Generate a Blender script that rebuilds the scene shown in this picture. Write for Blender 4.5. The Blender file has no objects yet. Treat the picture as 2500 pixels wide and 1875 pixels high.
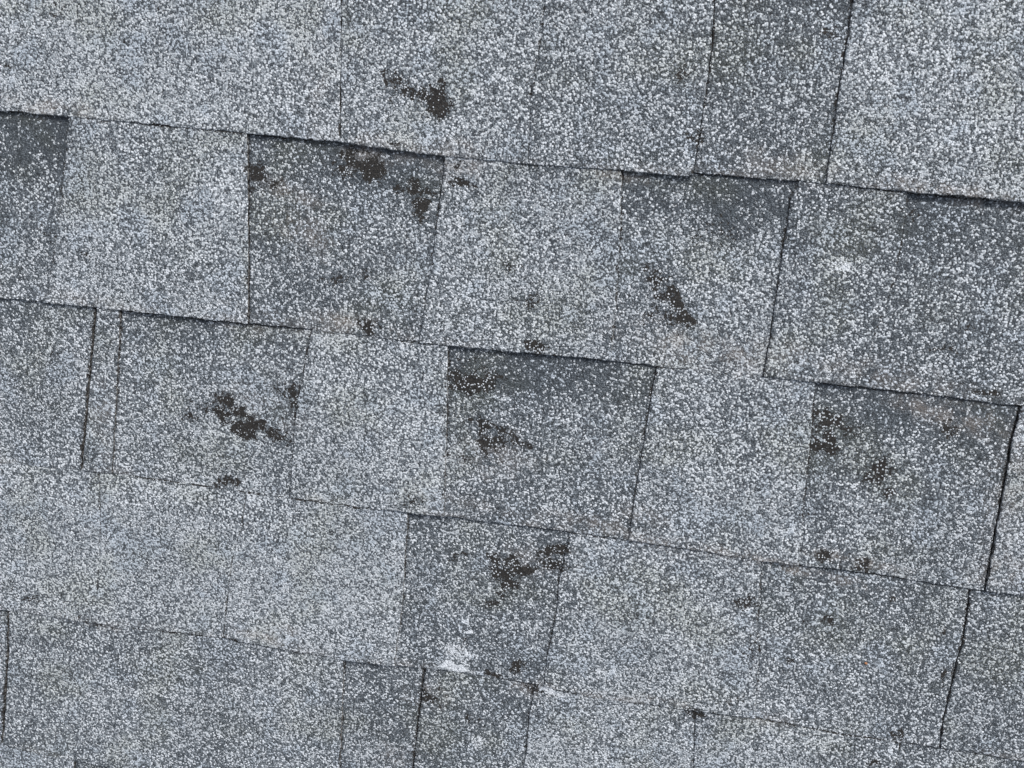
# A close view of a weathered laminated asphalt-shingle roof.
import bpy, math, random
import numpy as np
from mathutils import Matrix, Vector

# ---------------------------------------------------------------- camera, sky, sun
sc = bpy.context.scene
PITCH = math.radians(21.0)                      # roof pitch; +y of the roof plane runs up the slope
ROOF = Matrix.Translation((0, 0, 3.2)) @ Matrix.Rotation(PITCH, 4, 'X')

cam_d = bpy.data.cameras.new('camera'); cam = bpy.data.objects.new('camera', cam_d)
sc.collection.objects.link(cam); sc.camera = cam
cam_d.sensor_width = 36.0
cam_d.lens = 36.0 * 1824.355 / 2500.0
cam_d.clip_start = 0.01; cam_d.clip_end = 200
a, b, c = -0.19261058, 0.10586214, 0.09428028
crot = Matrix.Rotation(c, 4, 'Z') @ Matrix.Rotation(b, 4, 'Y') @ Matrix.Rotation(a, 4, 'X')
cam.matrix_world = ROOF @ Matrix.Translation((0, -0.05189648, 0.57097023)) @ crot

SUN_EL, SUN_AZ = math.radians(52), math.radians(42)     # azimuth measured from +y (up the slope) towards +x
world = bpy.data.worlds.new('World'); sc.world = world; world.use_nodes = True
wn = world.node_tree; bg = wn.nodes['Background']
sky = wn.nodes.new('ShaderNodeTexSky'); sky.sky_type = 'NISHITA'; sky.sun_disc = False
sky.sun_elevation = SUN_EL; sky.sun_rotation = SUN_AZ
sky.air_density = 1.0; sky.dust_density = 5.0; sky.ozone_density = 1.0
hs = wn.nodes.new('ShaderNodeHueSaturation'); hs.inputs['Saturation'].default_value = .42      # thin cloud whitens the sky
wn.links.new(sky.outputs[0], hs.inputs['Color']); wn.links.new(hs.outputs[0], bg.inputs[0]); bg.inputs[1].default_value = 0.10
sun_d = bpy.data.lights.new('sun', 'SUN'); sun_d.energy = 1.4; sun_d.angle = math.radians(14); sun_d.color = (1.0, 0.96, 0.90)
sun = bpy.data.objects.new('sun', sun_d); sc.collection.objects.link(sun)
sd = Vector((math.sin(SUN_AZ) * math.cos(SUN_EL), math.cos(SUN_AZ) * math.cos(SUN_EL), math.sin(SUN_EL)))
sun.rotation_euler = sd.to_track_quat('Z', 'Y').to_euler()
sc.view_settings.view_transform = 'Standard'; sc.view_settings.look = 'None'
sc.view_settings.exposure = 0.55; sc.view_settings.gamma = 1.0; sc.view_settings.use_curve_mapping = False

# ---------------------------------------------------------------- layout from image coordinates projected onto the roof plane, in millimetres
# BUTTS: the lower (butt) edge of each course; EDGES: the tab and joint edges of each course, top to bottom;
# BALD / CHALK / BROWN: worn, chalky and rust-stained areas (x, y, rx, ry, angle, strength).
BUTTS = {1:[(-469.6,1.7),(-412.7,1.9),(-268.9,1.3),(-173.8,0.1),(-50.0,-3.3),(3.9,-1.4),(39.1,0.8),(141.6,1.2),(216.0,0.8),(293.5,0.4)],2:[(-476.5,-145.5),(-375.0,-144.7),(-264.2,-144.2),(-212.6,-143.3),(-161.0,-143.9),(-102.5,-144.0),(24.3,-141.8),(58.5,-142.4),(138.4,-141.6),(176.2,-141.3),(225.5,-141.2),(323.6,-142.4)],3:[(-483.3,-289.2),(-407.1,-286.0),(-379.8,-284.7),(-159.3,-286.0),(-124.9,-285.0),(7.9,-284.1),(108.9,-285.4),(160.2,-287.5),(236.6,-286.2),(319.1,-288.9),(356.9,-287.4)],4:[(-481.8,-427.0),(-402.2,-426.8),(-280.3,-422.7),(-172.1,-427.2),(-75.1,-423.3),(0.6,-423.7),(44.5,-427.6),(128.8,-425.7),(176.4,-423.7),(243.5,-427.0),(292.2,-426.9),(387.9,-428.0)],5:[(-493.0,-567.5),(-423.3,-571.3)],'1m':[(-195.3,0.4),(-115.3,-3.3),(-50.0,-3.3),(15.3,-2.4),(39.6,-2.6),(63.9,-2.1),(66.4,-1.5)]}
EDGES = {1:[[(-200.2,99.3),(-195.9,0.4)],[(-52.8,108.7),(-52.6,81.6),(-56.4,48.2),(-53.2,-1.6)],[(64.4,116.1),(67.4,84.0),(67.0,35.3),(66.2,-0.1)],[(156.7,122.0),(157.5,96.1),(157.4,68.7),(158.6,37.1),(159.0,0.9)]],2:[[(-413.1,0.9),(-417.9,-36.0),(-424.5,-85.0),(-436.3,-144.7)],[(-268.9,0.4),(-267.0,-51.7),(-265.1,-106.6),(-264.2,-143.9)],[(-115.6,-3.0),(-117.3,-38.2),(-119.8,-81.2),(-122.6,-112.8),(-124.9,-144.5)],[(15.2,-1.8),(19.1,-43.6),(23.1,-103.9),(23.6,-141.6)],[(141.1,0.7),(137.1,-9.6),(138.0,-32.5),(138.0,-66.4),(138.8,-110.1),(137.8,-141.7)],[(216.1,0.3),(218.1,-36.5),(217.4,-65.8),(207.7,-135.2)]],3:[[(-393.7,-144.9),(-397.2,-178.4),(-402.7,-234.7),(-406.3,-263.8),(-407.5,-286.5)],[(-373.0,-145.4),(-375.7,-193.1),(-379.0,-249.6),(-381.3,-284.2)],[(-212.6,-143.6),(-216.2,-170.1),(-222.0,-205.2),(-223.6,-237.5),(-225.4,-285.5)],[(-102.5,-144.0),(-100.0,-183.7),(-97.4,-235.5),(-94.6,-284.8)],[(58.8,-142.4),(57.7,-176.3),(56.4,-225.7),(55.3,-249.9),(55.1,-284.6)],[(176.3,-141.9),(179.8,-177.0),(183.3,-226.2),(188.7,-288.3)],[(323.9,-141.4),(323.0,-171.1),(324.8,-201.1),(325.9,-229.2),(329.2,-289.4)]],4:[[(-393.5,-285.8),(-393.3,-339.7),(-396.1,-390.0),(-400.7,-426.2)],[(-263.0,-283.3),(-265.9,-314.6),(-273.9,-346.6),(-277.3,-380.2),(-280.3,-422.7)],[(-124.9,-285.0),(-124.5,-338.9),(-124.1,-361.2),(-125.1,-387.8),(-127.0,-425.8)],[(7.9,-284.1),(7.0,-300.2),(4.6,-321.3),(4.3,-334.7),(4.9,-349.3),(3.7,-373.9),(1.4,-397.2),(1.4,-424.3)],[(160.2,-287.5),(162.9,-312.7),(165.1,-343.0),(170.3,-364.0),(176.4,-423.7)],[(318.9,-288.2),(321.1,-311.7),(322.4,-332.9),(321.4,-349.0),(321.3,-376.0),(321.6,-405.3),(323.8,-427.0)]],5:[[(-481.8,-426.6),(-485.4,-471.9),(-489.5,-526.7),(-493.5,-568.4)],[(-172.1,-427.2),(-170.5,-489.6),(-170.2,-556.1)],[(-101.2,-420.9),(-103.0,-466.1),(-104.7,-521.2),(-104.6,-560.9)],[(-5.9,-424.0),(-7.9,-453.5),(-6.8,-485.5),(-9.0,-514.2),(-8.2,-559.6)],[(127.8,-425.9),(133.5,-478.5),(139.7,-552.1)],[(292.6,-426.0),(293.8,-455.5),(302.1,-544.9)]],6:[[(-423.3,-570.9),(-425.6,-611.8),(-431.7,-718.7)]]}
BALD = [(-126.5,36.1,10.6,6.6,20,1),(-141.5,39.5,9.2,4.0,15,0.75),(-157.1,47.7,7.3,4.6,0,0.6),(-165.0,51.7,5.3,2.0,0,0.5),(-118.7,33.5,6.6,4.0,0,0.7),(-122.4,42.6,3.3,5.9,0,0.7),(-152.7,36.6,6.6,3.0,-20,0.5),(-184.2,-12.6,13.2,7.9,25,0.85),(-169.7,-16.1,8.6,7.9,30,1),(-194.3,-19.4,7.3,5.3,0,0.7),(-189.3,-5.0,13.2,4.6,5,0.55),(-260.1,-28.7,5.9,8.6,-15,0.9),(-250.8,-34.3,6.6,4.6,20,0.6),(-264.1,-23.3,4.6,4.0,0,0.6),(-134.8,-29.5,10.6,5.3,5,1),(-132.3,-39.5,5.3,7.3,0,0.95),(-140.4,-31.2,5.9,5.9,0,0.6),(-103.4,-19.9,6.6,3.3,10,0.85),(-95.9,-21.4,5.9,1.7,15,0.6),(-105.6,-8.3,4.6,1.3,-30,0.8),(-165.4,-137.6,5.3,4.6,20,1),(-172.1,-134.1,4.0,2.0,30,0.7),(-34.4,-137.2,6.6,4.6,5,1),(-28.7,-137.8,5.3,3.3,0,0.5),(-153.6,2.7,4.6,1.7,0,0.7),(48.3,-75.9,5.9,4.0,30,0.85),(58.6,-87.3,6.6,7.3,-30,0.9),(66.7,-93.8,5.3,7.9,-30,0.9),(75.7,-104.3,6.6,4.6,20,0.95),(52.5,-100.9,5.9,7.3,0,0.5),(65.3,-105.7,11.2,6.6,20,0.4),(69.2,-100.7,5.3,5.3,0,0.6),(-192.9,-102.6,8.6,4.0,0,0.45),(-172.0,-95.4,5.3,4.0,0,0.4),(-60.2,-79.4,4.6,4.0,0,0.5),(-41.4,-102.6,5.3,4.6,0,0.5),(-180.9,-104.9,6.6,3.3,0,0.3),(-224.9,-201.1,4.6,9.2,-10,0.9),(-230.6,-195.3,8.6,8.6,0,0.5),(-224.2,-203.0,3.0,4.0,0,1),(-282.5,-209.2,7.3,4.6,20,0.8),(-285.1,-219.6,9.9,4.0,15,0.8),(-269.4,-219.1,8.6,5.9,10,0.85),(-267.7,-230.7,11.2,5.3,15,1),(-254.8,-228.4,9.2,4.0,20,0.9),(-240.8,-232.6,8.6,5.9,20,0.85),(-315.0,-227.3,7.3,3.0,0,0.7),(-299.5,-218.9,9.9,4.6,0,0.5),(-268.1,-215.1,2.6,5.9,10,0.9),(-278.4,-279.2,7.9,4.0,-10,0.7),(-288.4,-283.4,3.3,1.7,0,0.8),(-81.7,-171.7,11.2,5.9,10,1.1),(-92.3,-174.2,7.3,6.6,0,0.85),(-95.4,-167.0,5.9,4.6,0,0.75),(-63.8,-164.7,5.9,4.6,20,0.9),(-68.9,-169.9,7.9,5.3,-30,0.8),(-91.3,-154.5,11.9,5.3,0,0.3),(-69.1,-204.8,5.9,6.6,-20,0.85),(-64.3,-217.7,6.6,6.6,-10,1),(-55.8,-213.9,7.3,4.6,0,0.9),(-54.6,-208.4,8.6,4.0,20,0.8),(-79.2,-202.0,5.3,2.6,0,0.6),(-32.1,-215.7,8.6,2.6,10,0.6),(-45.2,-214.6,8.6,2.6,5,0.7),(-65.9,-226.4,3.3,4.0,0,0.7),(-88.2,-233.6,9.9,2.6,-5,0.5),(-104.3,-197.3,6.6,4.0,0,0.4),(186.4,-164.4,6.6,4.0,0,0.9),(193.4,-170.0,8.6,5.9,0,0.75),(195.4,-181.6,5.3,7.3,0,0.9),(193.6,-190.5,8.6,4.0,0,0.85),(207.3,-174.3,7.9,6.6,0,0.5),(184.7,-177.1,3.3,9.9,0,0.6),(179.7,-162.0,4.6,1.0,0,0.8),(278.1,-166.3,4.6,4.6,20,0.85),(274.6,-162.9,4.0,2.6,0,0.5),(234.4,-201.5,7.3,5.3,-30,0.85),(232.4,-209.9,6.6,4.6,0,0.8),(244.0,-218.9,4.0,3.0,-10,1),(296.6,-135.4,4.6,3.0,0,1),(262.3,-105.2,8.6,2.6,-25,0.5),(276.7,-89.2,6.6,2.6,-10,0.4),(272.6,-110.7,5.9,2.6,0,0.3),(-50.1,-317.6,6.6,4.6,20,0.85),(-36.2,-317.1,9.2,4.0,0,0.8),(-41.0,-327.9,7.9,5.3,0,0.95),(-24.9,-322.7,8.6,4.0,-20,0.95),(-37.5,-336.5,5.9,6.6,0,0.9),(-6.3,-304.2,7.9,3.3,-20,0.9),(2.9,-299.7,4.6,5.3,0,0.95),(1.4,-313.1,7.9,4.0,-20,0.9),(-9.0,-313.2,6.6,5.3,0,0.6),(-41.9,-347.4,3.0,4.0,0,0.8),(-45.4,-354.2,4.6,2.3,-30,0.7),(-52.4,-357.1,3.3,2.6,0,0.5),(-78.2,-315.8,6.6,2.3,-20,0.6),(-83.6,-320.6,4.6,2.0,-20,0.5),(-23.3,-410.3,5.3,4.6,0,0.95),(-39.4,-421.0,7.3,2.3,15,0.85),(-94.6,-452.3,8.6,4.0,20,0.8),(-91.6,-444.3,4.0,5.3,0,0.6),(-7.6,-428.1,5.9,4.6,0,0.8),(-68.6,-394.2,4.6,5.3,0,0.5),(-54.2,-466.1,7.9,4.6,0,0.4),(-119.8,-274.7,11.2,5.3,0,0.45),(-123.6,-280.1,8.6,3.3,0,0.4),(154.2,-322.5,7.3,4.6,-30,0.75),(150.5,-328.0,4.6,6.6,0,0.5),(207.0,-276.7,5.9,4.0,0,0.9),(202.9,-279.7,4.0,2.3,0,0.7),(233.9,-279.7,5.3,4.6,0,0.85),(215.8,-282.6,11.2,2.0,10,0.5),(231.6,-283.8,9.9,2.0,10,0.6),(220.2,-330.6,4.0,3.0,20,0.85),(246.5,-319.9,1.7,3.0,0,0.7),(264.1,-306.0,2.3,2.0,0,0.9),(314.3,-359.5,1.7,3.6,0,1.2),(313.5,-366.4,1.3,4.6,-15,0.7),(196.2,-369.8,3.0,2.0,0,0.8),(274.0,-448.7,4.0,3.0,0,0.9),(203.3,-333.6,2.6,2.0,0,0.6),(245.9,-320.0,4.0,3.3,0,0.3),(277.4,-322.2,4.6,4.6,0,0.35),(211.8,-359.3,3.3,3.3,0,0.45),(307.6,-326.4,3.0,3.0,0,0.5),(-474.5,-411.9,4.0,2.0,0,0.7),(-462.0,-411.6,6.6,4.0,20,0.6),(-477.0,-405.9,8.6,6.6,0,0.3),(-397.6,-427.7,11.2,3.3,10,0.45),(-269.1,-422.9,6.6,1.7,15,1),(-280.3,-421.9,3.3,1.3,20,0.6),(220.1,-14.9,4.6,3.3,0,0.5),(64.3,25.6,5.3,3.3,-20,0.6),(49.0,67.3,4.0,4.6,0,0.45),(144.9,101.3,5.9,2.6,0,0.45),(-56.8,52.9,2.6,6.6,0,0.45),(-434.1,-187.3,7.9,4.0,0,0.4),(-399.8,-102.1,8.6,3.3,0,0.35),(-435.1,-89.3,8.6,5.3,0,0.35),(-461.9,35.7,4.0,2.0,0,0.5),(-419.6,76.7,6.6,5.9,0,0.3),(-341.4,84.6,6.6,3.3,0,0.3),(-367.5,61.4,4.0,3.3,0,0.3),(156.6,-410.8,9.9,7.3,0,0.25),(164.3,-365.0,4.6,9.9,0,0.4),(129.0,-427.6,6.6,3.3,15,0.7),(220.7,-275.1,6.6,2.0,0,0.3),(166.8,-353.6,3.3,6.6,0,0.3),(288.7,-422.2,4.6,3.3,0,0.7),(-213.3,-200.1,3.3,6.6,0,0.3),(-97.6,-198.1,7.3,3.3,0,0.35),(8.5,-202.0,4.0,2.6,0,0.4),(30.6,-173.0,3.3,2.6,0,0.4),(-6.7,-40.1,3.3,2.6,0,0.35),(181.7,-246.5,7.9,2.6,0,0.3),(94.3,-36.6,13.2,7.9,0,0.35),(86.9,-46.1,13.2,5.3,0,0.3)]
CHALK = [(182.1,-54.6,8.6,5.3,15,0.6),(195.9,-54.7,4.6,3.3,0,0.45),(-73.3,-418.7,14.5,4.3,12,0.8),(-69.8,-405.8,13.2,9.9,10,0.5),(-67.3,-384.5,4.0,2.6,0,0.7),(-68.1,-375.2,3.0,2.6,0,0.6),(7.9,-426.3,12.5,3.3,20,0.8),(-48.3,-484.7,5.9,7.9,20,0.45),(-164.5,-285.6,13.2,4.0,5,0.3),(-259.3,-290.0,13.2,3.3,0,0.2),(53.3,-17.0,9.9,6.6,0,0.2),(-32.2,-88.0,19.8,6.6,0,0.2),(-90.0,-231.1,13.2,9.9,0,0.3),(155.7,-330.1,4.0,4.0,0,0.7)]
BROWN = [(-428.5,7.6,36.3,7.9,5,0.7),(-232.6,-138.9,46.2,6.6,8,0.3),(-176.0,-136.1,36.3,6.6,6,0.9),(-148.7,-0.8,66.0,7.9,5,0.5),(-104.9,-5.9,19.8,13.2,0,0.7),(153.6,7.5,49.5,7.3,6,0.5),(118.8,11.5,26.4,9.9,0,0.5),(246.5,2.9,52.8,5.3,6,0.8),(86.3,-125.2,56.1,11.9,8,0.7),(236.6,-133.1,56.1,9.9,8,0.5),(43.2,-277.5,59.4,5.9,8,0.6),(134.3,-283.9,33.0,5.3,8,0.6),(185.9,-290.4,66.0,4.6,8,0.9),(338.6,-271.7,19.8,13.2,0,0.6),(329.9,-190.9,13.2,66.0,0,0.4),(-236.0,-39.7,29.7,6.6,20,0.5),(-222.0,-66.1,23.1,13.2,30,0.6),(-57.2,-227.0,26.4,16.5,0,0.5),(-179.7,-7.8,19.8,13.2,0,0.7),(-56.5,-271.8,66.0,5.3,5,0.3),(-276.4,-145.2,29.7,6.6,8,0.4),(-387.3,-140.3,29.7,5.3,5,0.4),(-404.9,-138.8,26.4,5.3,6,0.4),(279.0,-156.1,36.3,8.6,10,0.8),(60.9,-262.9,19.8,9.9,0,0.4),(-94.2,-448.7,19.8,9.9,0,0.5),(-7.6,-428.5,16.5,6.6,0,0.8),(-245.1,-416.0,29.7,4.6,8,0.5),(-223.3,-406.8,13.2,5.3,0,0.6),(-396.1,-427.5,16.5,4.6,10,0.6),(-122.5,-514.0,16.5,9.9,0,0.4),(146.0,-121.7,26.4,9.9,0,0.4),(227.3,-277.6,36.3,4.6,6,0.8),(-247.3,-212.6,39.6,13.2,18,0.3),(-213.5,40.7,13.2,19.8,0,0.3),(-388.9,-236.6,9.9,33.0,0,0.4),(-22.2,-315.1,33.0,13.2,-10,0.4),(10.2,-4.9,19.8,4.0,5,0.6),(188.4,-424.4,19.8,4.6,5,0.5),(101.1,-420.1,23.1,3.3,5,0.5)]
GRAIN = (253.6,-362.0)

EXPO = 143.0            # exposure of a course
T = 1.9                 # a course rises this much towards its butt, lying on the one below
TAB = 1.5               # thickness of the upper laminate
rnd = random.Random(5); nr = np.random.RandomState(11)

# ---------------------------------------------------------------- value noise
_tab = nr.rand(256, 256)
def vnoise(x, y, cell, seed=0):
    x = np.asarray(x) / cell + seed * 17.31 + 1000; y = np.asarray(y) / cell + seed * 7.77 + 1000
    xi = np.floor(x).astype(int); yi = np.floor(y).astype(int); fx = x - xi; fy = y - yi
    fx = fx * fx * (3 - 2 * fx); fy = fy * fy * (3 - 2 * fy)
    g = lambda i, j: _tab[(i + seed * 31) % 256, (j + seed * 57) % 256]
    return (g(xi, yi) * (1 - fx) + g(xi + 1, yi) * fx) * (1 - fy) + (g(xi, yi + 1) * (1 - fx) + g(xi + 1, yi + 1) * fx) * fy

def blobs(x, y, lst, rag=0.9, grow=1.0):
    out = np.zeros_like(x)
    n = (vnoise(x, y, 3.2, 3) - 0.5) * 1.3 + (vnoise(x, y, 7.5, 4) - 0.5) * 1.1
    for bx, by, rx, ry, an, s in lst:
        m = (np.abs(x - bx) < 2.6 * max(rx, ry)) & (np.abs(y - by) < 2.6 * max(rx, ry))
        if not m.any(): continue
        an = -math.radians(an); dx = (x[m] - bx) / grow; dy = (y[m] - by) / grow
        u = (dx * math.cos(an) + dy * math.sin(an)) / rx; v = (-dx * math.sin(an) + dy * math.cos(an)) / ry
        d = np.sqrt(u * u + v * v) + n[m] * rag
        out[m] = np.maximum(out[m], s * np.clip((1.5 - d) / 1.15, 0, 1))
    return out

# ---------------------------------------------------------------- materials
def srgb(r, g, b_):
    f = lambda v: ((v / 255 + 0.055) / 1.055) ** 2.4 if v / 255 > 0.04045 else v / 255 / 12.92
    return (f(r), f(g), f(b_), 1)

def granule_material(name, asphalt_base=False):
    m = bpy.data.materials.new(name); m.use_nodes = True
    nt = m.node_tree; N = nt.nodes; Lk = nt.links; N.clear()
    out = N.new('ShaderNodeOutputMaterial'); bs = N.new('ShaderNodeBsdfPrincipled'); Lk.new(bs.outputs[0], out.inputs[0])
    tc = N.new('ShaderNodeTexCoord')
    def put(sock, v):
        if hasattr(v, 'is_output'): Lk.new(v, sock)
        elif v is not None: sock.default_value = v
    def M(op, x, y=None, z=None, clamp=False):
        n = N.new('ShaderNodeMath'); n.operation = op; n.use_clamp = clamp
        put(n.inputs[0], x); put(n.inputs[1], y)
        if z is not None: put(n.inputs[2], z)
        return n.outputs[0]
    def attr(nm):
        n = N.new('ShaderNodeAttribute'); n.attribute_name = nm; return n.outputs['Fac']
    def noise(scale, detail=2, off=0):
        mp = N.new('ShaderNodeMapping'); mp.inputs['Location'].default_value = (off, off * .7, off * .3)
        Lk.new(tc.outputs['Object'], mp.inputs[0])
        n = N.new('ShaderNodeTexNoise'); n.inputs['Scale'].default_value = scale; n.inputs['Detail'].default_value = detail
        Lk.new(mp.outputs[0], n.inputs['Vector']); return n.outputs['Fac']
    def mix(f, c1, c2):
        n = N.new('ShaderNodeMix'); n.data_type = 'RGBA'; put(n.inputs[0], f)
        put(n.inputs[6], c1); put(n.inputs[7], c2); return n.outputs[2]
    def smooth(v, lo, hi):
        n = N.new('ShaderNodeMapRange'); n.interpolation_type = 'SMOOTHSTEP'
        put(n.inputs[0], v); n.inputs[1].default_value = lo; n.inputs[2].default_value = hi; return n.outputs[0]
    # slightly warped coordinates so that no cell is regular
    wn_ = N.new('ShaderNodeTexNoise'); wn_.inputs['Scale'].default_value = 420; wn_.inputs['Detail'].default_value = 1
    Lk.new(tc.outputs['Object'], wn_.inputs['Vector'])
    vm = N.new('ShaderNodeVectorMath'); vm.operation = 'MULTIPLY_ADD'
    Lk.new(wn_.outputs['Color'], vm.inputs[0]); vm.inputs[1].default_value = (.0010,) * 3; Lk.new(tc.outputs['Object'], vm.inputs[2])
    def vor(scale):
        v = N.new('ShaderNodeTexVoronoi'); v.feature = 'F1'; v.inputs['Scale'].default_value = scale
        Lk.new(vm.outputs[0], v.inputs['Vector']); s = N.new('ShaderNodeSeparateColor'); Lk.new(v.outputs['Color'], s.inputs[0])
        return v.outputs['Distance'], s.outputs[0], s.outputs[1], s.outputs[2]
    d1, r1, g1, b1 = vor(GR_SCALE)
    d2, r2, g2, b2 = vor(GR_SCALE * 1.9)
    d3, r3, g3, b3 = vor(GR_SCALE * .62)
    lite = M('MULTIPLY', attr('lite'), .9); bald = attr('bald'); brown = attr('brown'); chalk = attr('chalk')
    big = noise(22, 3, 1); mid = noise(75, 2, 5); fine = noise(240, 2, 9)
    l = M('ADD', lite, M('MULTIPLY', M('SUBTRACT', big, .5), .34))
    l = M('ADD', l, M('MULTIPLY', M('SUBTRACT', mid, .5), .30))
    l = M('ADD', l, M('MULTIPLY', M('SUBTRACT', fine, .5), .55))
    l = M('ADD', l, M('MULTIPLY', chalk, .45))
    # each granule is pale or dark; the pale ones come in several greys
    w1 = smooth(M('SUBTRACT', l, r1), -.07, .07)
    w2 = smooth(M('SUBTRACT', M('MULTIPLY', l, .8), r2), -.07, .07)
    tone = noise(16, 2, 20); tone2 = noise(38, 2, 31)
    dark = mix(g1, DARK_A, DARK_B)
    dark = mix(M('MULTIPLY', smooth(tone, .46, .68), .6), dark, GREENISH)
    pale = mix(b1, PALE_A, PALE_B)
    pale = mix(M('MULTIPLY', smooth(tone, .48, .66), .30), pale, PALE_WARM)
    pale = mix(M('MULTIPLY', smooth(tone2, .52, .66), .35), pale, PALE_BLUE)
    small = mix(w2, dark, mix(b2, MIDG, PALE_A))
    col = mix(w1, small, pale)
    # a few coarse, nearly white stones stand out among the rest
    star = M('MULTIPLY', M('GREATER_THAN', M('MULTIPLY_ADD', l, .20, -.005), b3), smooth(d3, .42, .30))
    col = mix(M('MULTIPLY', star, .8), col, PALE_B)
    # worn rims between the stones show the asphalt they are bedded in
    col = mix(M('MULTIPLY', smooth(d1, .56, .78), .55), col, ASPH)
    col = mix(M('MULTIPLY', smooth(M('SUBTRACT', M('MULTIPLY', chalk, .95), M('MULTIPLY_ADD', g3, .6, M('MULTIPLY', r2, .4))), -.05, .08), .8), col, PALE_B)
    stain = M('MULTIPLY', brown, smooth(M('ADD', mid, M('MULTIPLY', fine, .4)), .5, .85))
    col = mix(M('MULTIPLY', stain, .28), col, RUST)
    # lost granules bare the brown-black asphalt; painted edge and butt shade uses it too
    rag = M('ADD', M('MULTIPLY', M('SUBTRACT', fine, .5), 1.1), M('MULTIPLY', M('SUBTRACT', noise(620, 1, 13), .5), .7))
    worn = M('MULTIPLY', bald, M('ADD', 1.0, rag))
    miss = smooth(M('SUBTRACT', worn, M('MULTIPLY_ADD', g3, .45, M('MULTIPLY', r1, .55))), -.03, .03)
    # single stones still cling to the bare places
    cling = M('MULTIPLY', M('GREATER_THAN', b1, M('MULTIPLY_ADD', bald, .12, .68)), smooth(d1, .58, .42))
    miss = M('MULTIPLY', miss, M('SUBTRACT', 1.0, cling))
    col = mix(M('MULTIPLY', smooth(bald, .3, 1.0), .2), col, GRIME)
    bare = mix(smooth(noise(900, 2, 3), .35, .7), ASPH, ASPH_B)
    col = mix(M('MULTIPLY', cling, smooth(bald, .35, .6)), col, mix(g2, PALE_A, PALE_B))
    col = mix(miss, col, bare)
    Lk.new(col, bs.inputs['Base Color'])
    bs.inputs['Roughness'].default_value = .82; bs.inputs['Specular IOR Level'].default_value = .35
    h = M('SUBTRACT', 1.0, M('MULTIPLY', M('MULTIPLY', d1, d1), 1.3))
    h = M('MULTIPLY', h, M('MULTIPLY_ADD', g1, .7, .5))
    h = M('ADD', h, M('MULTIPLY', M('SUBTRACT', 1.0, d2), .35))
    h = M('MULTIPLY', h, M('SUBTRACT', 1.0, M('MULTIPLY', miss, .85)))
    bp = N.new('ShaderNodeBump'); bp.inputs['Strength'].default_value = BUMP; bp.inputs['Distance'].default_value = .0006
    Lk.new(h, bp.inputs['Height']); Lk.new(bp.outputs[0], bs.inputs['Normal'])
    return m

GR_SCALE = 750; BUMP = 0.9
DARK_A = srgb(52, 59, 66); DARK_B = srgb(91, 99, 107)
MIDG = srgb(112, 119, 128)
PALE_A = srgb(140, 149, 157); PALE_B = srgb(226, 233, 241)
PALE_WARM = srgb(180, 186, 178); PALE_BLUE = srgb(172, 188, 206); GREENISH = srgb(72, 77, 73)
ASPH = srgb(28, 28, 29); ASPH_B = srgb(56, 54, 52); GRIME = srgb(84, 80, 76); RUST = srgb(176, 162, 150)
MAT = granule_material('mineral_granules')

def edge_material():
    m = bpy.data.materials.new('cut_asphalt_edge'); m.use_nodes = True; nt = m.node_tree
    bs = nt.nodes['Principled BSDF']; n = nt.nodes.new('ShaderNodeTexNoise'); n.inputs['Scale'].default_value = 420
    tc = nt.nodes.new('ShaderNodeTexCoord'); nt.links.new(tc.outputs['Object'], n.inputs['Vector'])
    r = nt.nodes.new('ShaderNodeValToRGB'); r.color_ramp.elements[0].position = .44; r.color_ramp.elements[1].position = .62
    r.color_ramp.elements[0].color = srgb(20, 20, 22); r.color_ramp.elements[1].color = srgb(118, 117, 116)
    nt.links.new(n.outputs['Fac'], r.inputs[0]); nt.links.new(r.outputs[0], bs.inputs['Base Color'])
    bs.inputs['Roughness'].default_value = .8
    b = nt.nodes.new('ShaderNodeBump'); b.inputs['Distance'].default_value = .0006; nt.links.new(n.outputs['Fac'], b.inputs['Height'])
    nt.links.new(b.outputs[0], bs.inputs['Normal']); return m
EDGE = edge_material()

# ---------------------------------------------------------------- layout helpers
def butt_y(k, x, key=None):
    """y of the butt edge of course k at x (mm)."""
    pts = BUTTS.get(key or k)
    x = np.asarray(x, float)
    base = -EXPO * (k - 1)
    jag = (vnoise(x, x * 0 + k * 40, 9, 5) - .5) * .9 + (vnoise(x, x * 0 + k * 40, 2.6, 6) - .5) * .7
    if pts is None: return base + jag + (vnoise(x, x * 0 + k * 90, 120, 2) - .5) * 4
    px = np.array([q[0] for q in pts]); py = np.array([q[1] for q in pts])
    y = np.interp(x, px, py)
    lo = np.clip((px[0] - x) / 150, 0, 1); hi = np.clip((x - px[-1]) / 150, 0, 1)
    if key is None: y = y * (1 - lo) + base * lo; y = y * (1 - hi) + base * hi
    return y + jag

def edge_x(k, edge, t):
    """x of an edge line at fraction t of the exposure (0 top, 1 butt)."""
    if not isinstance(edge, list):
        return edge[0] + (edge[1] - edge[0]) * np.asarray(t)
    ts, xs = [], []
    for x, y in edge:
        yt = float(butt_y(k - 1, x)); yb = float(butt_y(k, x)); ts.append((yt - y) / (yt - yb)); xs.append(x)
    o = np.argsort(ts); ts = np.array(ts)[o]; xs = np.array(xs)[o]
    t = np.asarray(t, float); r = np.interp(t, ts, xs)
    s0 = (xs[-1] - xs[0]) / max(ts[-1] - ts[0], .2)
    return r + np.where(t < ts[0], (t - ts[0]) * s0, 0) + np.where(t > ts[-1], (t - ts[-1]) * s0, 0)

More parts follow.
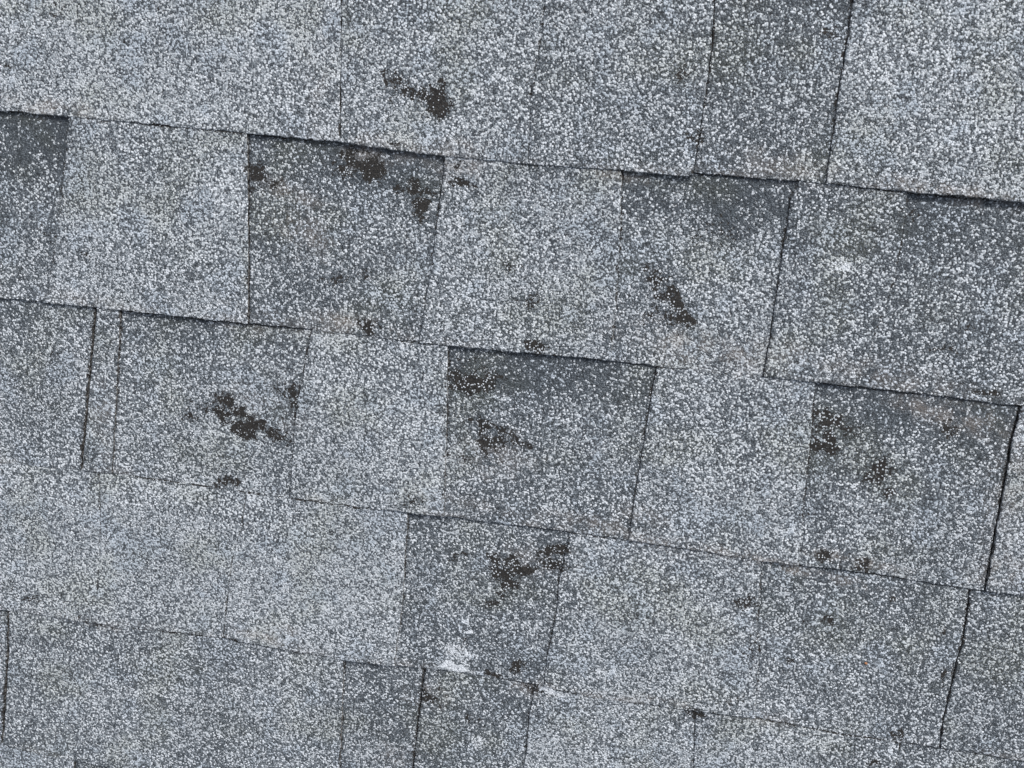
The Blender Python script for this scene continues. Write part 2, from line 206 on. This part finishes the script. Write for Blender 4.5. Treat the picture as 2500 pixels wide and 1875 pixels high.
def make_obj(name, verts, faces, midx, attrs, parent):
    me = bpy.data.meshes.new(name)
    me.vertices.add(len(verts)); me.vertices.foreach_set('co', (verts / 1000.0).astype(np.float32).ravel())
    me.loops.add(faces.size); me.loops.foreach_set('vertex_index', faces.astype(np.int32).ravel())
    me.polygons.add(len(faces)); me.polygons.foreach_set('loop_start', np.arange(0, faces.size, 4, dtype=np.int32))
    me.polygons.foreach_set('loop_total', np.full(len(faces), 4, dtype=np.int32))
    me.materials.append(MAT); me.materials.append(EDGE)
    me.polygons.foreach_set('material_index', midx.astype(np.int32))
    for k_, v in attrs.items():
        at = me.attributes.new(k_, 'FLOAT', 'POINT'); at.data.foreach_set('value', v.astype(np.float32).ravel())
    me.update(calc_edges=True); me.validate()
    me.polygons.foreach_set('use_smooth', [True] * len(me.polygons))
    o = bpy.data.objects.new(name, me); sc.collection.objects.link(o)
    if parent is not None: o.parent = parent
    return o

def sheet(name, k, el, er, layer, tone, parent, origin, key=None, step=2.2, gap=(0, 0), thick=2.3, head=14.0, hollow=None, lift=0.0, side_flare=(.9, .8), crease=(), joint_edge=None):
    """One laminate sheet of course k between two edge lines. layer: height above the course's base slope (mm).
    tone(x, y, t) -> pale share. Returns one mesh: granule-covered top, rounded rims, cut sides."""
    # rows: fractions of the exposure, a few hidden rows of head lap above
    nv = int(EXPO / step); tv = np.concatenate([np.linspace(-head / EXPO, 0, 6)[:-1], np.linspace(0, 1, nv)])
    w = float(np.mean(edge_x(k, er, tv)) - np.mean(edge_x(k, el, tv))); nu = max(6, int(w / step))
    su = np.linspace(0, 1, nu); ins = min(.6 / max(w, 5), .1); su = np.concatenate([[0, ins * .45, ins], su[1:-1][(su[1:-1] > ins * 1.5) & (su[1:-1] < 1 - ins * 1.5)], [1 - ins, 1 - ins * .45, 1]])
    tv = np.concatenate([tv[:-1], [1 - .006, 1 - .0025, 1.0]]); nv = len(tv); nu = len(su)
    S_, T_ = np.meshgrid(su, tv)
    yy = tv * -EXPO
    jl = (vnoise(yy, yy * 0 + (el[0][0] if isinstance(el, list) else el[0]), 8, 8) - .5) * 1.3 + (vnoise(yy, yy * 0 + 3, 2.4, 9) - .5) * .8
    jr = (vnoise(yy, yy * 0 + (er[0][0] if isinstance(er, list) else er[0]), 8, 10) - .5) * 1.3 + (vnoise(yy, yy * 0 + 9, 2.4, 12) - .5) * .8
    xl = edge_x(k, el, tv) + gap[0] + jl * .6; xr = edge_x(k, er, tv) - gap[1] + jr * .6
    X = xl[:, None] * (1 - S_) + xr[:, None] * S_
    yt = butt_y(k - 1, X); yb = butt_y(k, X, key)
    Y = yt * (1 - T_) + yb * T_
    wave = (vnoise(X, Y, 55, 1 + k) - .5) * 1.5 + (vnoise(X, Y, 18, 20 + k) - .5) * .35
    wave *= np.clip(T_ * 3, 0, 1)
    Z = T * T_ + layer + wave
    if layer > 0:        # a tab under another tab has bedded itself up against the butt above
        up = np.zeros_like(X)
        for a0, a1 in TABR.get(k - 1, []): up = np.maximum(up, np.clip((X - a0) / 4, 0, 1) * np.clip((a1 - X) / 4, 0, 1))
        Z += up * T * (.18 + .65 * vnoise(X, X * 0 + k * 77, 60, 71)) * np.exp(-np.clip(T_, 0, 1) / .16)
    if lift: Z += lift * np.clip((T_ - .8) / .2, 0, 1) ** 2 * vnoise(X, Y, 40, 33)
    # rounded rims
    du = np.minimum(X - xl[:, None], xr[:, None] - X); dv = (Y - yb)
    rim = np.clip(1 - np.minimum(du, dv) / .7, 0, 1); Z = Z - .5 * rim ** 2
    lite = tone(X, Y, T_)
    bald = blobs(X, Y, BALD, .9, 1.2); brown = blobs(X, Y, BROWN, .5); chalk = blobs(X, Y, CHALK, .8)
    # granules are knocked off here and there along the rims
    rn = vnoise(X, Y, 6, 40); bald = np.maximum(bald, np.clip(1 - np.minimum(du, dv) / 1.6, 0, 1) * np.clip(rn * 1.6 - .55, 0, 1) * .8)
    dt = yt - Y; bald = np.maximum(bald, np.clip(1.3 - dt / 1.5, 0, 1) * np.clip(vnoise(X, X * 0 + k * 31, 14, 47) * .9 + vnoise(X, X * 0 + k * 13, 70, 48) * .9 - (.5 if k < 4 else .36), 0, .95) * (T_ >= 0))  # shadow under the butt above, painted in as a broken bare-asphalt line
    for ce in crease:    # contact shade, painted in as bare asphalt along the crease beside a tab
        dd = np.abs(X - edge_x(k, ce, T_)); bald = np.maximum(bald, np.clip(1.25 - dd / (4.2 if ce is joint_edge else 2.3), 0, 1) * (1.0 if ce is joint_edge else np.clip(1.1 - .9 * T_, .1, .75)) * (.2 + 1.2 * vnoise(X * 0 + dd * 0, Y, 7, 44)))
    brown = np.maximum(brown, np.clip(1 - dv / 9, 0, 1) * np.clip(vnoise(X, Y, 30, 41) * 2 - .8, 0, 1) * .7)
    P = np.stack([X - origin[0], Y - origin[1], Z], -1).reshape(-1, 3)
    idx = np.arange(nv * nu).reshape(nv, nu)
    F = np.stack([idx[:-1, :-1], idx[1:, :-1], idx[1:, 1:], idx[:-1, 1:]], -1).reshape(-1, 4)
    # sides: down the left, along the butt, up the right
    ring = np.concatenate([idx[:, 0], idx[-1, 1:], idx[::-1, -1][1:]])
    fl = np.zeros((len(ring), 2)); nn = (vnoise(np.arange(len(ring)) * step, np.arange(len(ring)) * 0. + k, 9, 50))
    fl[:nv, 0] = -side_flare[0]; fl[nv - 1 + nu - 1:, 0] = side_flare[1]; fl[nv - 1:nv - 1 + nu, 1] = .35
    fl *= (.15 + 1.7 * nn)[:, None]
    low = P[ring].copy(); low[:, :2] += fl; low[:, 2] -= thick
    base = len(P); P = np.concatenate([P, low]); r = len(ring); i = np.arange(r - 1)
    F2 = np.stack([ring[i], base + i, base + i + 1, ring[i + 1]], -1)[:, ::-1]
    F2 = F2[:, ::-1]
    at = {}
    for n_, v in (('lite', lite), ('bald', bald), ('brown', brown), ('chalk', chalk)):
        v = v.reshape(-1); at[n_] = np.concatenate([v, v[ring]])
    return make_obj(name, P, np.concatenate([F, F2]), np.concatenate([np.zeros(len(F)), np.ones(len(F2))]), at, parent)

TABR = {}
def el_shaded(segs):  # joints whose gap shade is painted wider, onto the strip end
    return segs[-1][1] if segs[-1][1] in (EDGES[3][0], EDGES[5][0]) and segs[-1][2] == 'H' else None
def strip(k, segs, label, key=None, group='asphalt shingle strips laid in courses', joint=(.22, .22)):
    """One shingle: a backing layer the full width, and raised tabs. segs: (left edge, right edge, kind, pale share, band share, band depth)."""
    el, er = segs[0][0], segs[-1][1]
    ox = float(edge_x(k, el, .5) + edge_x(k, er, .5)) / 2; oy = float(butt_y(k, ox))
    e = bpy.data.objects.new('roof_shingle', None); sc.collection.objects.link(e); e.empty_display_size = .05
    e.matrix_world = ROOF @ Matrix.Translation((ox / 1000, oy / 1000, 0))
    for s in segs:
        if s[2] == 'T': TABR.setdefault(k, []).append((float(edge_x(k, s[0], 1.0)) - 1, float(edge_x(k, s[1], 1.0)) + 1))
    e['label'] = label; e['category'] = 'shingle'; e['group'] = group
    def back_tone(X, Y, T_):
        L = np.full_like(X, .35); W = np.zeros_like(X)
        for s in segs:
            a0 = edge_x(k, s[0], T_); a1 = edge_x(k, s[1], T_)
            m = (X >= a0) & (X < a1)
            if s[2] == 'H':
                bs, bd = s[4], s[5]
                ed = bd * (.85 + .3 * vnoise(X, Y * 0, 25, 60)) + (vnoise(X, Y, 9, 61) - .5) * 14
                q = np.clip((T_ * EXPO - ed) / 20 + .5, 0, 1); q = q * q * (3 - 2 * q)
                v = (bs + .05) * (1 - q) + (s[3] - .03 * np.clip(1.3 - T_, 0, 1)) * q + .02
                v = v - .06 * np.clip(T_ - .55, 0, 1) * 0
            else: v = np.full_like(X, s[3])
            L = np.where(m, v, L)
        return L
    ob = sheet('backing_layer', k, el, er, 0.0, back_tone, e, (ox, oy), key, gap=joint, thick=2.2, step=1.6, side_flare=(.05, .05), crease=[s[i] for s in segs if s[2] == 'H' for i in (0, 1)], joint_edge=el_shaded(segs))
    for s in segs:
        if s[2] != 'T': continue
        first = s is segs[0]; last = s is segs[-1]
        def tone(X, Y, T_, s=s):
            return np.full_like(X, s[3]) + (vnoise(X, Y, 60, 70) - .5) * .10
        lf = s[4] if len(s) > 4 else 0.0
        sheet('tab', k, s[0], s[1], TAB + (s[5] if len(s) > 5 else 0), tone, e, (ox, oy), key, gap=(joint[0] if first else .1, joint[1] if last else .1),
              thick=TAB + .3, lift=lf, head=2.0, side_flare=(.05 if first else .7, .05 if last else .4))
    return e

def fill(k, x0, x1, end_edge=None, start_edge=None, seed=0):
    """Tabs and hollows of the part of a strip that runs on past the area laid out from image coordinates."""
    r = random.Random(100 * k + seed); out = []; x = x0; cur = start_edge if start_edge is not None else (x0, x0)
    kind = r.choice('TH'); segs = []
    while True:
        w = r.uniform(95, 165)
        if x + w > x1 - 60:
            nxt = end_edge if end_edge is not None else (x1, x1)
            last = True
        else:
            x += w; d = 3 if kind == 'T' else -3; nxt = (x - d - 6, x + d - 6) if False else (x - d, x + d); last = False
        if kind == 'T': segs.append((cur, nxt, 'T', r.uniform(.42, .56)))
        else: segs.append((cur, nxt, 'H', r.uniform(.3, .4), .12, r.uniform(20, 32)))
        cur = nxt; kind = 'H' if kind == 'T' else 'T'
        if last: return segs

E_ = EDGES
def far(x): return (x, x)

# ---------------------------------------------------------------- roof below the shingles
def roof():
    n = 60; xs = np.linspace(-2600, 2600, n); ys = np.linspace(-2300, 1700, n); X, Y = np.meshgrid(xs, ys)
    P = np.stack([X, Y, X * 0 - 3.2], -1).reshape(-1, 3); idx = np.arange(n * n).reshape(n, n)
    F = np.stack([idx[:-1, :-1], idx[:-1, 1:], idx[1:, 1:], idx[1:, :-1]], -1).reshape(-1, 4)
    z = np.zeros(n * n)
    o = make_obj('roof', P, F, np.zeros(len(F)), {'lite': z + .4, 'bald': z, 'brown': z, 'chalk': z}, None)
    o.matrix_world = ROOF; o['kind'] = 'structure'
roof()

# ---------------------------------------------------------------- the courses, top to bottom
# course above the picture
UP = 'shingle strips continuing the roof past the picture'
strip(0, fill(0, -1050, -60), 'grey shingle strip of the course running above the top left edge', group=UP)
strip(0, fill(0, -60, 950), 'grey shingle strip of the course running above the top right edge', group=UP)
# course 1
e = E_[1]
strip(1, fill(1, -1150, -480, end_edge=far(-480)) [:-1] + [(fill(1, -1150, -480, end_edge=far(-480))[-1][0], e[0], 'T', .60)],
      'long pale lilac grey shingle strip filling the top left corner')
strip(1, [(e[0], e[1], 'T', .52), (e[1], e[2], 'T', .46, .0, .15)],
      'short pale shingle piece with one bald black spot, middle of the top course', key='1m')
strip(1, [(e[2], e[3], 'H', .34, .16, 30), (e[3], far(480), 'T', .53, .8), (far(480), far(600), 'H', .35, .12, 25), (far(600), far(740), 'T', .5), (far(740), far(860), 'H', .35, .12, 25), (far(860), far(1040), 'T', .5)],
      'shingle strip filling the top right corner, darker panel beside a big pale tab')
# course 2
e = E_[2]
strip(2, fill(2, -1300, -600, end_edge=far(-600))[:-1] + [(fill(2, -1300, -600, end_edge=far(-600))[-1][0], e[0], 'H', .36, .05, 44), (e[0], e[1], 'T', .55)],
      'second course strip at the left edge, near black band beside one clean pale tab')
strip(2, [(e[1], e[2], 'H', .36, .12, 27), (e[2], e[3], 'T', .50), (e[3], e[4], 'H', .46, .10, 35), (e[4], e[5], 'T', .38), (e[5], far(560), 'H', .32, .17, 45), (far(560), far(720), 'T', .5)],
      'second course strip from the dark spotted panel to the right edge, with diagonal bald streak')
# course 3
e = E_[3]
strip(3, fill(3, -1400, -700, end_edge=far(-700))[:-1] + [(fill(3, -1400, -700, end_edge=far(-700))[-1][0], e[0], 'H', .47, .30, 20)],
      'plain speckled third course strip at the left edge, left of the open black joint', joint=(.35, 2.2))
strip(3, [(e[0], e[1], 'T', .43), (e[1], e[2], 'H', .46, .26, 27), (e[2], e[3], 'T', .57), (e[3], e[4], 'H', .36, .10, 33), (e[4], e[5], 'T', .49), (e[5], e[6], 'H', .38, .13, 36)],
      'long strip across the middle, starting with a narrow sliver tab, with the largest bald patches', joint=(.8, .35))
strip(3, [(e[6], far(640), 'T', .55), (far(640), far(780), 'H', .35, .12, 25), (far(780), far(930), 'T', .5), (far(930), far(1040), 'H', .35, .12, 25), (far(1040), far(1330), 'T', .5)],
      'brownish pale sliver cut by the right edge of the third course')
# course 4
e = E_[4]
strip(4, fill(4, -1650, -640, seed=3), 'grey shingle strip of the fourth course running on past the left edge', group=UP)
strip(4, [(far(-640), e[0], 'T', .55), (e[0], e[1], 'T', .57, 0, .12), (e[1], e[2], 'T', .60), (e[2], e[3], 'H', .34, .27, 16), (e[3], e[4], 'T', .51), (e[4], e[5], 'H', .42, .30, 18)],
      'long fourth course strip, mostly pale, with a triangular bald patch in its dark panel', joint=(.35, .5))
strip(4, [(e[5], far(520), 'H', .38, .28, 14), (far(520), far(660), 'T', .5), (far(660), far(800), 'H', .35, .12, 25), (far(800), far(960), 'T', .5), (far(960), far(1340), 'T', .45)],
      'darker strip right of the crooked black joint, lower right edge of the roof', joint=(.4, .35))
# course 5
e = E_[5]
strip(5, fill(5, -1500, -700, end_edge=far(-700))[:-1] + [(fill(5, -1500, -700, end_edge=far(-700))[-1][0], e[0], 'H', .42, .2, 16)],
      'thin end of a dark strip showing at the left edge of the fifth course', joint=(.35, 2.2))
strip(5, [(e[0], e[1], 'T', .46), (e[1], e[2], 'H', .36, .27, 16)],
      'broad plain grey piece at the lower left with a narrow darker right end', joint=(.6, .5))
strip(5, [(e[2], e[3], 'H', .36, .27, 14), (e[3], e[4], 'T', .55), (e[4], e[5], 'T', .51, 0, .15), (e[5], far(540), 'H', .43, .3, 14), (far(540), far(700), 'T', .5), (far(700), far(880), 'H', .4, .2, 20)],
      'strip along the bottom right, dark panel with chalky spot then pale blue grey stretch', joint=(.45, .35))
strip(5, fill(5, 880, 1500, seed=2), 'grey shingle strip of the fifth course running on past the right edge', group=UP)
# course 6
e = E_[6]
strip(6, [(far(-980), far(-800), 'T', .5), (far(-800), far(-640), 'H', .36, .2, 20), (far(-640), e[0], 'T', .57), (e[0], far(-300), 'H', .36, .15, 25), (far(-300), far(-170), 'T', .5), (far(-170), far(0), 'H', .36, .15, 25)],
      'strip just showing along the bottom left corner, pale then dark')
strip(6, fill(6, 0, 1010, seed=1), 'grey shingle strip of the sixth course running below the bottom right edge', group=UP)
strip(7, fill(7, -1150, -140, seed=1), 'grey shingle strip of the seventh course running below the bottom left edge', group=UP)
strip(7, fill(7, -140, 880, seed=2), 'grey shingle strip of the seventh course running below the bottom right edge', group=UP)

# ---------------------------------------------------------------- a loose orange grain
def grain():
    import bmesh
    bm = bmesh.new(); bmesh.ops.create_icosphere(bm, subdivisions=2, radius=.0010)
    for v in bm.verts: v.co.x *= 1.2 + .25 * math.sin(v.co.y * 4000); v.co.z *= .6 + .1 * math.sin(v.co.x * 5000)
    me = bpy.data.meshes.new('grain'); bm.to_mesh(me); bm.free()
    m = bpy.data.materials.new('orange_stone'); m.use_nodes = True; nt = m.node_tree; bs = nt.nodes['Principled BSDF']
    n = nt.nodes.new('ShaderNodeTexNoise'); n.inputs['Scale'].default_value = 1500
    r = nt.nodes.new('ShaderNodeValToRGB'); r.color_ramp.elements[0].color = srgb(150, 95, 60); r.color_ramp.elements[1].color = srgb(190, 146, 112)
    nt.links.new(n.outputs['Fac'], r.inputs[0]); nt.links.new(r.outputs[0], bs.inputs['Base Color']); bs.inputs['Roughness'].default_value = .8
    me.materials.append(m); o = bpy.data.objects.new('stone_grain', me); sc.collection.objects.link(o)
    o.matrix_world = ROOF @ Matrix.Translation((GRAIN[0] / 1000, GRAIN[1] / 1000, .0022))
    o['label'] = 'tiny orange stone grain lying alone on the grey shingle at lower right'; o['category'] = 'stone'
grain()
